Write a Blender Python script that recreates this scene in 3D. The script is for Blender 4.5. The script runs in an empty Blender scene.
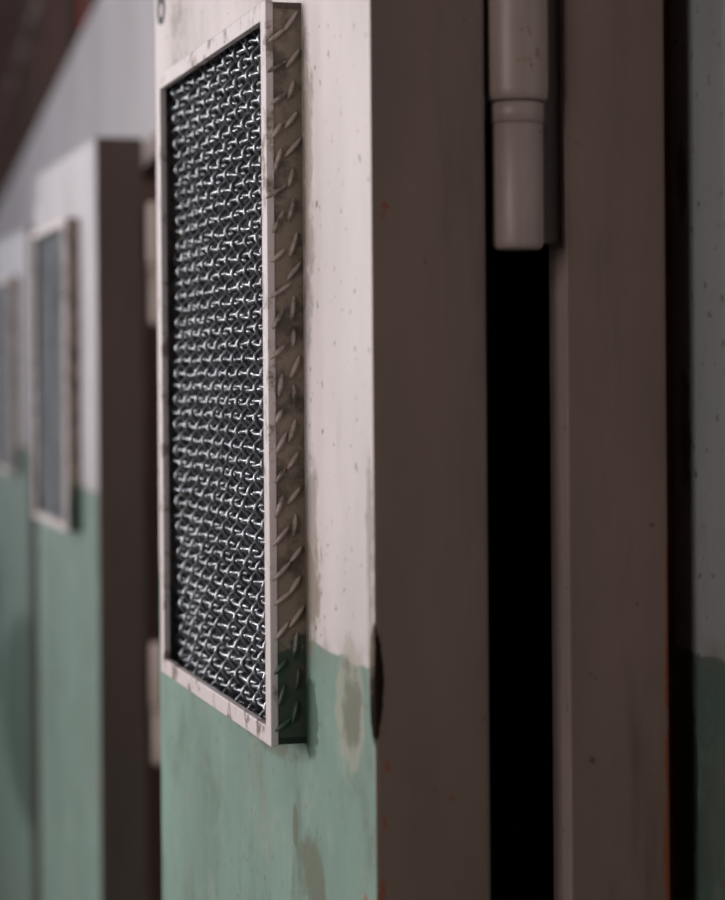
import bpy, bmesh, math, random
from mathutils import Vector, Matrix
random.seed(4)
scene=bpy.context.scene
try: scene.view_settings.view_transform='Standard'
except Exception: pass
F=2250.0; CH=1.5; HOR=372
A=math.atan(.198)
DELTA=math.atan(627.5/2250)-A
PITCH=1.356
HX,HY=.1726,.8528      # hinge-side front corner of the nearest door
DW,DT=.459,.047
DTOP=1.732; PAINT=1.384
WALLX=.315; WTOP=2.155

# ---------------- helpers
def link(o): scene.collection.objects.link(o); return o
def empty(name,loc=(0,0,0),rz=0):
    e=bpy.data.objects.new(name,None); e.location=loc; e.rotation_euler=(0,0,rz); e.empty_display_size=.1
    return link(e)
def mesh_obj(name,bm,mats,parent=None,smooth=False):
    me=bpy.data.meshes.new(name); bm.to_mesh(me); bm.free()
    for m in mats: me.materials.append(m)
    if smooth:
        for p in me.polygons: p.use_smooth=True
    o=bpy.data.objects.new(name,me); link(o)
    if parent: o.parent=parent
    return o
def add_box(bm,x0,x1,y0,y1,z0,z1,mi=0,bev=0):
    r=bmesh.ops.create_cube(bm,size=1)
    vs=r['verts']
    for v in vs:
        v.co=Vector((x0+(v.co.x+.5)*(x1-x0), y0+(v.co.y+.5)*(y1-y0), z0+(v.co.z+.5)*(z1-z0)))
    fs=set(f for v in vs for f in v.link_faces)
    for f in fs: f.material_index=mi
    if bev:
        es=list(set(e for v in vs for e in v.link_edges))
        r=bmesh.ops.bevel(bm,geom=es,offset=bev,segments=2,profile=.6,affect='EDGES')
        for f in r['faces']: f.material_index=mi
def lathe(bm,prof,cx,cy,seg=40,mi=0):
    rings=[]
    for r,z in prof:
        rings.append([bm.verts.new((cx+r*math.cos(2*math.pi*i/seg),cy+r*math.sin(2*math.pi*i/seg),z)) for i in range(seg)])
    for a,b in zip(rings[:-1],rings[1:]):
        for i in range(seg):
            f=bm.faces.new((a[i],a[(i+1)%seg],b[(i+1)%seg],b[i])); f.material_index=mi; f.smooth=True
    bm.faces.new(rings[0][::-1]).material_index=mi; bm.faces.new(rings[-1]).material_index=mi

# ---------------- node helper
class N:
    def __init__(s,name):
        s.m=bpy.data.materials.new(name); s.m.use_nodes=True; s.t=s.m.node_tree
        s.b=s.t.nodes['Principled BSDF']; s.tc=s.t.nodes.new('ShaderNodeTexCoord')
        s.co=s.tc.outputs['Object']
    def new(s,t): return s.t.nodes.new(t)
    def put(s,inp,v):
        if isinstance(v,bpy.types.NodeSocket): s.t.links.new(v,inp)
        else: inp.default_value=v
    def math(s,op,a,b=0,c=0,clamp=False):
        n=s.new('ShaderNodeMath'); n.operation=op; n.use_clamp=clamp
        s.put(n.inputs[0],a); s.put(n.inputs[1],b); s.put(n.inputs[2],c); return n.outputs[0]
    def noise(s,scale,detail=4,rough=.55,vec=None,stretch=None):
        n=s.new('ShaderNodeTexNoise'); n.inputs['Scale'].default_value=scale
        n.inputs['Detail'].default_value=detail; n.inputs['Roughness'].default_value=rough
        v=vec or s.co
        if stretch:
            mp=s.new('ShaderNodeMapping'); mp.inputs['Scale'].default_value=stretch; s.put(mp.inputs[0],v); v=mp.outputs[0]
        s.put(n.inputs['Vector'],v); return n.outputs['Fac']
    def step(s,v,lo,hi):
        n=s.new('ShaderNodeMapRange'); n.interpolation_type='SMOOTHSTEP'
        s.put(n.inputs[0],v); n.inputs[1].default_value=lo; n.inputs[2].default_value=hi; return n.outputs[0]
    def mix(s,f,a,b):
        n=s.new('ShaderNodeMix'); n.data_type='RGBA'; s.put(n.inputs[0],f)
        for i,v in ((6,a),(7,b)):
            if isinstance(v,tuple): v=v+(1,) if len(v)==3 else v
            s.put(n.inputs[i],v)
        return n.outputs[2]
    def xyz(s):
        n=s.new('ShaderNodeSeparateXYZ'); s.put(n.inputs[0],s.co); return n.outputs
    def bump(s,h,strength=.3,dist=.002):
        n=s.new('ShaderNodeBump'); n.inputs['Strength'].default_value=strength; n.inputs['Distance'].default_value=dist
        s.put(n.inputs['Height'],h); s.put(s.b.inputs['Normal'],n.outputs[0])
    def ell(s,y0,z0,ry,rz,namp=.5,nscale=45,axis=1,soft=.82):
        x=s.xyz(); ns=s.noise(nscale,8,.72)
        a=s.math('DIVIDE',s.math('SUBTRACT',x[axis],y0),ry); b=s.math('DIVIDE',s.math('SUBTRACT',x[2],z0),rz)
        d=s.math('ADD',s.math('MULTIPLY',a,a),s.math('MULTIPLY',b,b))
        d=s.math('ADD',d,s.math('MULTIPLY',s.math('SUBTRACT',ns,.5),namp*4))
        return s.math('SUBTRACT',1,s.step(d,soft,1.05))

PINK=(.585,.52,.525); GREEN=(.172,.258,.220)
COLS={'olive':(.10,.105,.07),'black':(.012,.008,.006),'pale':(.30,.28,.24),'dkgreen':(.04,.075,.06),'rust':(.24,.06,.02),'grime':(.19,.155,.12)}
KS={'olive':.8,'black':.97,'pale':.6,'dkgreen':.85,'rust':.9,'grime':.65}
def stain_on(n,c,stains):
    tot=None
    for (kind,args) in stains:
        m=n.ell(*args)
        c=n.mix(n.math('MULTIPLY',m,KS[kind]),c,COLS[kind])
        if kind=='black': tot=m if tot is None else n.math('MAXIMUM',tot,m)
    if tot is not None:
        n.put(n.b.inputs['Specular IOR Level'],n.math('SUBTRACT',.5,n.math('MULTIPLY',tot,.5)))
    return c
def two_tone(name,stains=(),pink=PINK,green=GREEN,dark=1,wear=.5):
    n=N(name); x=n.xyz()
    w=n.noise(26,4); line=n.math('ADD',x[2],n.math('MULTIPLY',n.math('SUBTRACT',w,.5),.010))
    f=n.step(line,PAINT-.0008,PAINT+.0008)
    big=n.noise(5,5,.6,stretch=(1,1,.5)); fine=n.noise(60,4,.7)
    pk=n.mix(n.step(big,.3,.75),tuple(c*1.05*dark for c in pink),tuple(c*.76*dark for c in pink))
    gr=n.mix(n.step(big,.3,.75),tuple(c*1.1*dark for c in green),tuple(c*.75*dark for c in green))
    gr=n.mix(n.math('MULTIPLY',n.step(n.noise(33,6,.75),.50,.68),.35),gr,(.28,.32,.25))
    gr=n.mix(n.math('MULTIPLY',n.step(n.noise(21,7,.8,stretch=(1,1,.6)),.50,.64),.5),gr,(.085,.105,.075))
    c=n.mix(f,gr,pk)
    # dirt collecting along the painted line
    bd=n.math('SUBTRACT',1,n.step(n.math('ABSOLUTE',n.math('SUBTRACT',line,PAINT)),.0,.012))
    c=n.mix(n.math('MULTIPLY',n.math('MULTIPLY',bd,n.step(n.noise(50,6,.75),.42,.6)),.45),c,(.17,.15,.11))
    sp=n.noise(150,2,.5); c=n.mix(n.math('MULTIPLY',n.step(sp,.66,.72),.75),c,(.12,.085,.07))
    sc=n.noise(9,6,.75,stretch=(1,1,.35)); c=n.mix(n.math('MULTIPLY',n.step(sc,.52,.72),wear),c,(.24,.18,.14))
    c=stain_on(n,c,stains)
    n.put(n.b.inputs['Base Color'],c); n.b.inputs['Roughness'].default_value=.5
    n.bump(n.math('ADD',n.math('MULTIPLY',fine,.5),n.noise(22,3)),.35,.0012)
    return n.m
def taupe(name,col=(.20,.125,.105),rust=.70,rough=.5,stains=()):
    n=N(name); big=n.noise(7,5,.6,stretch=(1,1,.3)); fine=n.noise(120,3,.6)
    c=n.mix(n.step(big,.3,.7),tuple(k*1.2 for k in col),tuple(k*.72 for k in col))
    st=n.noise(30,5,.7,stretch=(1,1,.12)); c=n.mix(n.math('MULTIPLY',n.step(st,.52,.72),.5),c,tuple(k*.4 for k in col))
    c=n.mix(n.math('MULTIPLY',n.step(n.noise(150,2,.5),.70,.75),.6),c,(.03,.02,.015))
    c=n.mix(n.math('MULTIPLY',n.step(n.noise(38,5,.7),rust,rust+.03),.9),c,(.20,.04,.018))
    c=stain_on(n,c,stains)
    n.put(n.b.inputs['Base Color'],c); n.b.inputs['Roughness'].default_value=rough
    n.bump(n.math('ADD',fine,n.noise(25,3)),.3,.001); return n.m
def plain(name,col,rough=.6,metal=0,var=.2,scale=20):
    n=N(name); c=n.mix(n.noise(scale,4),tuple(k*(1-var) for k in col),tuple(k*(1+var) for k in col))
    n.put(n.b.inputs['Base Color'],c); n.b.inputs['Roughness'].default_value=rough; n.b.inputs['Metallic'].default_value=metal
    n.bump(n.noise(scale*5,3),.2,.001); return n.m

M_edge_shaded=taupe('taupe_paint_shaded',(.082,.050,.042))  # taupe darkened in colour to stand for shade on farther edges and hinge leaves
M_edge1=taupe('taupe_paint_chipped',(.175,.114,.094),rust=.67,stains=[('black',(-.0005,1.379,.0042,.024,.45,70,0)),('rust',(.005,1.347,.0010,.003,1.6,160,0)),('rust',(.004,1.325,.0008,.003,1.6,160,0)),('rust',(.003,1.30,.0012,.004,1.6,160,0)),('rust',(.001,1.285,.0015,.012,1.4,120,0))])
M_jamb=taupe('frame_paint',(.178,.116,.096),.70,stains=[('rust',(.2965,1.30,.0024,.08,1.2,60,0)),('rust',(.2965,1.40,.0014,.03,1.2,60,0))])
M_jamb_lit=taupe('frame_front_lit',(.42,.32,.30),.74)  # frame colour lightened to carry the light falling on the front strip
M_hinge=taupe('hinge_paint',(.37,.28,.25),.64,.42)
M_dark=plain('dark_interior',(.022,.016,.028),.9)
M_rust=plain('rusty_gap',(.20,.045,.016),.8,0,.9,60)
M_wire=plain('mesh_wire',(.26,.275,.30),.34,.85,.6,50)
M_num=plain('number_paint',(.03,.03,.035),.6)
def vent_mat(name,up,lo,thr=.5):
    n=N(name); x=n.xyz()
    f=n.step(n.math('ADD',x[2],n.math('MULTIPLY',n.noise(60,5,.7),.05)),1.406,1.413)
    c=n.mix(f,lo,up)
    c=n.mix(n.step(n.noise(45,5,.7),thr,thr+.16),c,(.08,.065,.045))
    n.put(n.b.inputs['Base Color'],c); n.b.inputs['Roughness'].default_value=.42
    n.bump(n.noise(90,4),.5,.0015); return n.m
def vent_front():
    n=N('vent_rim_paint')
    c=n.mix(n.step(n.noise(50,5,.7),.54,.66),(.60,.53,.54),(.20,.15,.13))
    n.put(n.b.inputs['Base Color'],c); n.b.inputs['Roughness'].default_value=.4
    n.bump(n.noise(90,4),.4,.001); return n.m
M_vs=vent_mat('vent_housing_paint',(.22,.175,.135),(.035,.055,.04),.46); M_vb=vent_mat('embossing_paint',(.42,.345,.31),(.055,.09,.07),.5); M_vf=vent_front()

# ---------------- door
VY0,VY1=.108,.366; VZ0,VZ1=CH-.1605,CH+.160
PR=.0162; RIM=.009
def wires():
    cu=bpy.data.curves.new('wire_mesh','CURVE'); cu.dimensions='3D'; cu.bevel_depth=.00105; cu.bevel_resolution=1
    y0,y1,z0,z1=VY0+.003,VY1-.003,VZ0+.003,VZ1-.003
    nc=20; nr=46; py=(y1-y0)/nc; pz=(z1-z0)/nr; X0=-.0072; am=.0022
    def spl(pts):
        s=cu.splines.new('POLY'); s.points.add(len(pts)-1)
        for p,q in zip(s.points,pts): p.co=(*q,1)
    def sag(y,z): return .0012*math.sin(y*37+1)*math.sin(z*29)
    for r in range(nr+1):
        sg=1 if r%2 else -1; z=z0+r*pz; pts=[]; ph=random.uniform(-.0005,.0005)
        for k in range(nc*6+1):
            y=y0+k*py/6; t=math.pi*(y-y0)/py
            pts.append((X0+sag(y,z)-sg*am*math.cos(t),y,z+ph+.0010*math.sin(t*.5+r)+random.uniform(-.0003,.0003)))
        spl(pts)
    for c in range(nc+1):
        sg=1 if c%2 else -1; y=y0+c*py; pts=[]
        for k in range(nr*5+1):
            z=z0+k*pz/5; t=math.pi*(z-z0)/pz
            pts.append((X0+sag(y,z)+sg*am*math.cos(t),y+random.uniform(-.0004,.0004),z))
        spl(pts)
    cu.materials.append(M_wire); return cu
CU=wires()

def bumps_mesh():
    bm=bmesh.new(); z=VZ0+.008; i=0
    while z<VZ1-.004:
        for (cx,ang) in ((-.0112,.6),(-.0048,.35)):
            m=Matrix.Translation((cx+random.uniform(-.0008,.0008),VY0-.0002,z+(.006 if cx>-.008 else 0)+random.uniform(-.0016,.0016)))@Matrix.Rotation(ang+random.uniform(-.45,.45),4,'Y')@Matrix.Diagonal((.0011,.0020,random.uniform(.0045,.0064),1))
            bmesh.ops.create_icosphere(bm,subdivisions=2,radius=1,matrix=m)
        z+=.0135; i+=1
    return bm

def make_door(name,idx,front,digit,edge=None):
    e=empty(name,(HX,HY+PITCH*idx,0),DELTA)
    bm=bmesh.new()
    add_box(bm,0,DT,0,DW,.03,DTOP,0,.0018)
    bm.normal_update()
    for f in bm.faces:
        f.material_index=1 if f.normal.x<-.9 else 0
    mesh_obj('slab',bm,[edge or M_edge_shaded,front],e)
    bm=bmesh.new()
    add_box(bm,-PR+.003,0.001,VY0,VY0+.003,VZ0,VZ1,0)
    add_box(bm,-PR+.003,0.001,VY1-.003,VY1,VZ0,VZ1,0)
    add_box(bm,-PR+.003,0.001,VY0,VY1,VZ0,VZ0+.003,0)
    add_box(bm,-PR+.003,0.001,VY0,VY1,VZ1-.003,VZ1,0)
    for a in ((VY0-.0008,VY0+RIM,VZ0-.0008,VZ1+.0008),(VY1-RIM,VY1+.0008,VZ0-.0008,VZ1+.0008),(VY0+RIM,VY1-RIM,VZ0-.0008,VZ0+RIM*.8),(VY0+RIM,VY1-RIM,VZ1-RIM*.8,VZ1+.0008)):
        add_box(bm,-PR,-PR+.0035,*a,1,.0007)
    mesh_obj('vent_housing',bm,[M_vs,M_vf],e)
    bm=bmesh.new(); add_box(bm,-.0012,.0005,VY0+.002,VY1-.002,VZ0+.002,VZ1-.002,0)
    mesh_obj('vent_shade_sheet',bm,[M_dark],e)  # near-black sheet standing in for the shaded hollow behind the mesh
    o=bpy.data.objects.new('wire_mesh',CU); link(o); o.parent=e
    mesh_obj('embossed_side',bumps_mesh(),[M_vb],e,True)
    if digit:
        tx=bpy.data.curves.new('number','FONT'); tx.body=digit; tx.size=.040; tx.extrude=.0002; tx.align_x='CENTER'
        tx.materials.append(M_num)
        t=bpy.data.objects.new('number',tx); link(t); t.parent=e
        t.matrix_local=Matrix.Translation((-.0003,.455-.018,CH+.2005))@Matrix(((0,0,-1,0),(-1,0,0,0),(0,1,0,0),(0,0,0,1)))@Matrix.Diagonal((1.35,1,1,1))
    # hinges (modelled in world axes, carried by the door)
    hx,hy=.2340,.8625+PITCH*idx
    inv=(Matrix.Translation(e.location)@Matrix.Rotation(DELTA,4,'Z')).inverted()
    for i,z in enumerate([CH+.048,CH-.385,.25]):
        bm=bmesh.new()
        lathe(bm,[(.0085,z),(.0098,z+.0012),(.0102,z+.003),(.0102,z+.0492),(.0098,z+.0497)],hx,hy)
        lathe(bm,[(.0096,z+.0497),(.0107,z+.0502),(.0107,z+.0575),(.0096,z+.0582)],hx,hy)
        lathe(bm,[(.0110,z+.0585),(.0121,z+.060),(.0124,z+.063),(.0124,z+.118),(.0115,z+.121)],hx,hy)
        add_box(bm,.2195,hx,hy+.006,hy+.010,z+.062,z+.118,1,.0006)
        add_box(bm,hx,.2560,hy+.011,hy+.014,z+.003,z+.118,1,.0006)
        bm.transform(inv)
        mesh_obj('hinge_%d'%(i+1),bm,[M_hinge,M_edge_shaded],e)
    return e

st1=[('grime',(.16,1.40,.08,.035,1.3,30)),('pale',(.036,1.367,.022,.028,.7,40)),('olive',(.036,1.366,.018,.021,1.2,50,1,.3)),('olive',(.098,1.280,.030,.024,1.1,50,1,.2)),
     ('black',(.000,1.379,.0070,.025,.4,60)),('dkgreen',(.385,1.43,.012,.09,.9)),('dkgreen',(.10,1.352,.012,.018,1.0)),('olive',(.13,1.30,.006,.01,.6)),('rust',(.015,1.29,.003,.006,1,90)),
     ('grime',(.10,1.42,.02,.05,1.0,45,1,.3)),('grime',(.10,1.58,.012,.08,1.2,60,1,.2)),('grime',(.39,1.6,.03,.12,1.2,45,1,.3)),('grime',(.005,1.42,.006,.05,1.0,60,1,.2)),('olive',(.2,1.33,.08,.006,1.3,60,1,.2))]
F1=two_tone('door_paint_stained',st1)
F2=two_tone('door_paint',pink=(.43,.40,.435),green=(.14,.21,.185))
F3=two_tone('door_paint_worn',[('dkgreen',(.02,.95,.4,.17,.5))],pink=(.40,.385,.43),green=(.13,.195,.175))
make_door('vented_steel_door',0,F1,'6',M_edge1)
make_door('vented_steel_door',1,F2,'5')
for i in (2,3,4,5): make_door('vented_steel_door',i,F3,None)
make_door('vented_steel_door',-1,F2,None)

# ---------------- row wall, frames
M_wall=two_tone('wall_row_paint',pink=(.40,.37,.40))
M_wallnear=two_tone('wall_near_paint_shaded',[('olive',(.888,1.47,.008,.03,1.2,60,1,.3)),('dkgreen',(.885,1.33,.008,.04,1.2)),('olive',(.89,1.58,.006,.02,1.2)),('pale',(.905,1.45,.0045,.3,1.2,90)),('rust',(.905,1.30,.005,.09,1.2,90))],pink=(.38,.385,.40),green=(.11,.165,.15))  # base colours darkened to carry shading on this pier; stains are real
bm=bmesh.new(); bm2=bmesh.new()
O0,O1=.905,1.345
for i in range(-2,6):
    y0=-4 if i==-2 else O1+PITCH*i; y1=O0+PITCH*(i+1)
    if i==-1: add_box(bm2,WALLX-.003,WALLX+.03,y0,y1,0,WTOP)
    else: add_box(bm,WALLX,WALLX+.03,y0,y1,0,WTOP)
    if i<5: add_box(bm,WALLX,WALLX+.03,y1,y1+O1-O0,DTOP+.01,WTOP)
y_end=O0+PITCH*6
add_box(bm,WALLX,WALLX+.03,y_end+.0,14,0,WTOP)
mesh_obj('wall_right',bm,[M_wall]); mesh_obj('wall_right_pier',bm2,[M_wallnear])
for i in range(-1,6):
    o=PITCH*i; bm=bmesh.new()
    add_box(bm,.255,.2965,.866+o,.893+o,0,DTOP+.03,0,.0012)
    add_box(bm,.255,.2955,1.357+o,1.384+o,0,DTOP+.03,0,.0012)
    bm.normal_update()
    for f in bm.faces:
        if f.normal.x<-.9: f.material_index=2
    add_box(bm,.255,.2955,.893+o,1.357+o,DTOP+.004,DTOP+.03,0,.0012)
    add_box(bm,.290,.3155,.9055+o,.912+o,0,DTOP+.03,1)
    add_box(bm,.290,.316,1.340+o,1.350+o,0,DTOP+.03,1)
    add_box(bm,.290,.316,.912+o,1.345+o,DTOP+.008,DTOP+.03,1)
    mesh_obj('door_frame',bm,[M_jamb,M_rust,M_jamb_lit])
bm=bmesh.new()
add_box(bm,1.3,1.35,-4,14,0,WTOP)
for i in range(-2,7): add_box(bm,WALLX+.03,1.3,.4+PITCH*i,.45+PITCH*i,0,WTOP)
add_box(bm,WALLX+.03,1.3,-4,14,WTOP-.04,WTOP)
mesh_obj('cell_partitions',bm,[M_dark])

# ---------------- room
M_floor=plain('floor_concrete',(.20,.16,.13),.6,0,.25,6); M_ceil=plain('ceiling_paint',(.12,.10,.09),.8,0,.2,5)
M_wl=plain('wall_left_paint',(.34,.30,.27),.7,0,.15,5)
bm=bmesh.new(); add_box(bm,-2.5,3,-4,14,-.1,0); mesh_obj('floor',bm,[M_floor])
bm=bmesh.new(); add_box(bm,-2.5,3,-4,14,4.2,4.3); mesh_obj('ceiling',bm,[M_ceil])
bm=bmesh.new(); add_box(bm,-2.5,3,14,14.1,0,4.2); mesh_obj('wall_far',bm,[M_dark])
bm=bmesh.new(); add_box(bm,-2.5,3,-4.1,-4,0,4.2); mesh_obj('wall_back',bm,[M_dark])
wins_and_fill=[(-2.2,-.6),(1.0,2.8),(4.6,6.4),(8.5,10.5)]  # first opening is an added, unseen fill window behind the camera
bm=bmesh.new(); y=-4
for a,b in wins_and_fill:
    add_box(bm,-2.5,-2.4,y,a,0,4.2); add_box(bm,-2.5,-2.4,a,b,0,1.2); add_box(bm,-2.5,-2.4,a,b,3.2,4.2); y=b
add_box(bm,-2.5,-2.4,y,14,0,4.2); mesh_obj('wall_left',bm,[M_wl])
for k,(a,b) in enumerate(wins_and_fill):
    bm=bmesh.new()
    for t in range(5):
        yy=a+(b-a)*t/4; add_box(bm,-2.47,-2.43,yy-.015,yy+.015,1.2,3.2)
    for t in range(4):
        zz=1.2+2*t/3; add_box(bm,-2.465,-2.435,a,b,zz-.015,zz+.015)
    mesh_obj('window_and_fill_%d'%(k+1),bm,[M_jamb])
    L=bpy.data.lights.new('window_and_fill_light','AREA'); L.shape='RECTANGLE'; L.size=2; L.size_y=b-a
    L.energy=[56,106,50,50][k]; L.color=[(1,.95,.90),(1,.965,.94),(.94,.955,1),(.94,.955,1)][k]  # first lamp is added fill for the door edges, the rest window daylight
    lo=bpy.data.objects.new('window_and_fill_light',L); link(lo); lo.location=(-2.56,(a+b)/2,2.2)
    lo.rotation_euler=(0,-math.pi/2,0)
# upper gallery above the row
M_gal=plain('gallery_brown',(.12,.08,.07),.7); M_red=plain('gallery_red',(.45,.03,.025),.6); M_gw=plain('gallery_backing',(.03,.018,.018),.9)
bm=bmesh.new()
for k in range(14):
    yy=1.2+.9*k; add_box(bm,.36,.41,yy,yy+.05,WTOP,4.2,0)
add_box(bm,.37,.40,-4,14,2.62,2.67,0); add_box(bm,.37,.40,-4,14,3.1,3.15,0)
mesh_obj('gallery_railing',bm,[M_gal])
bm=bmesh.new(); add_box(bm,.9,.95,-4,14,WTOP,4.2,0)
for k in range(6): add_box(bm,.44,.9,4.2+2.3*k,4.6+2.3*k,WTOP,4.2,1)
mesh_obj('gallery_wall',bm,[M_gw,M_red])

w=bpy.data.worlds.new('World'); scene.world=w; w.use_nodes=True
w.node_tree.nodes['Background'].inputs[0].default_value=(.7,.68,.7,1); w.node_tree.nodes['Background'].inputs[1].default_value=.5

# ---------------- camera
cam=bpy.data.cameras.new('camera'); co=bpy.data.objects.new('camera',cam); link(co)
cam.sensor_fit='VERTICAL'; cam.sensor_height=36; cam.lens=90; cam.clip_start=.02
cam.shift_y=-(450-HOR)/900.0
cam.dof.use_dof=True; cam.dof.focus_distance=1.02; cam.dof.aperture_fstop=8.2
co.matrix_world=Matrix.Translation((0,0,CH))@Matrix.Rotation(-A,4,'Z')@Matrix.Rotation(math.pi/2,4,'X')@Matrix.Rotation(math.radians(-.45),4,'Z')
scene.camera=co
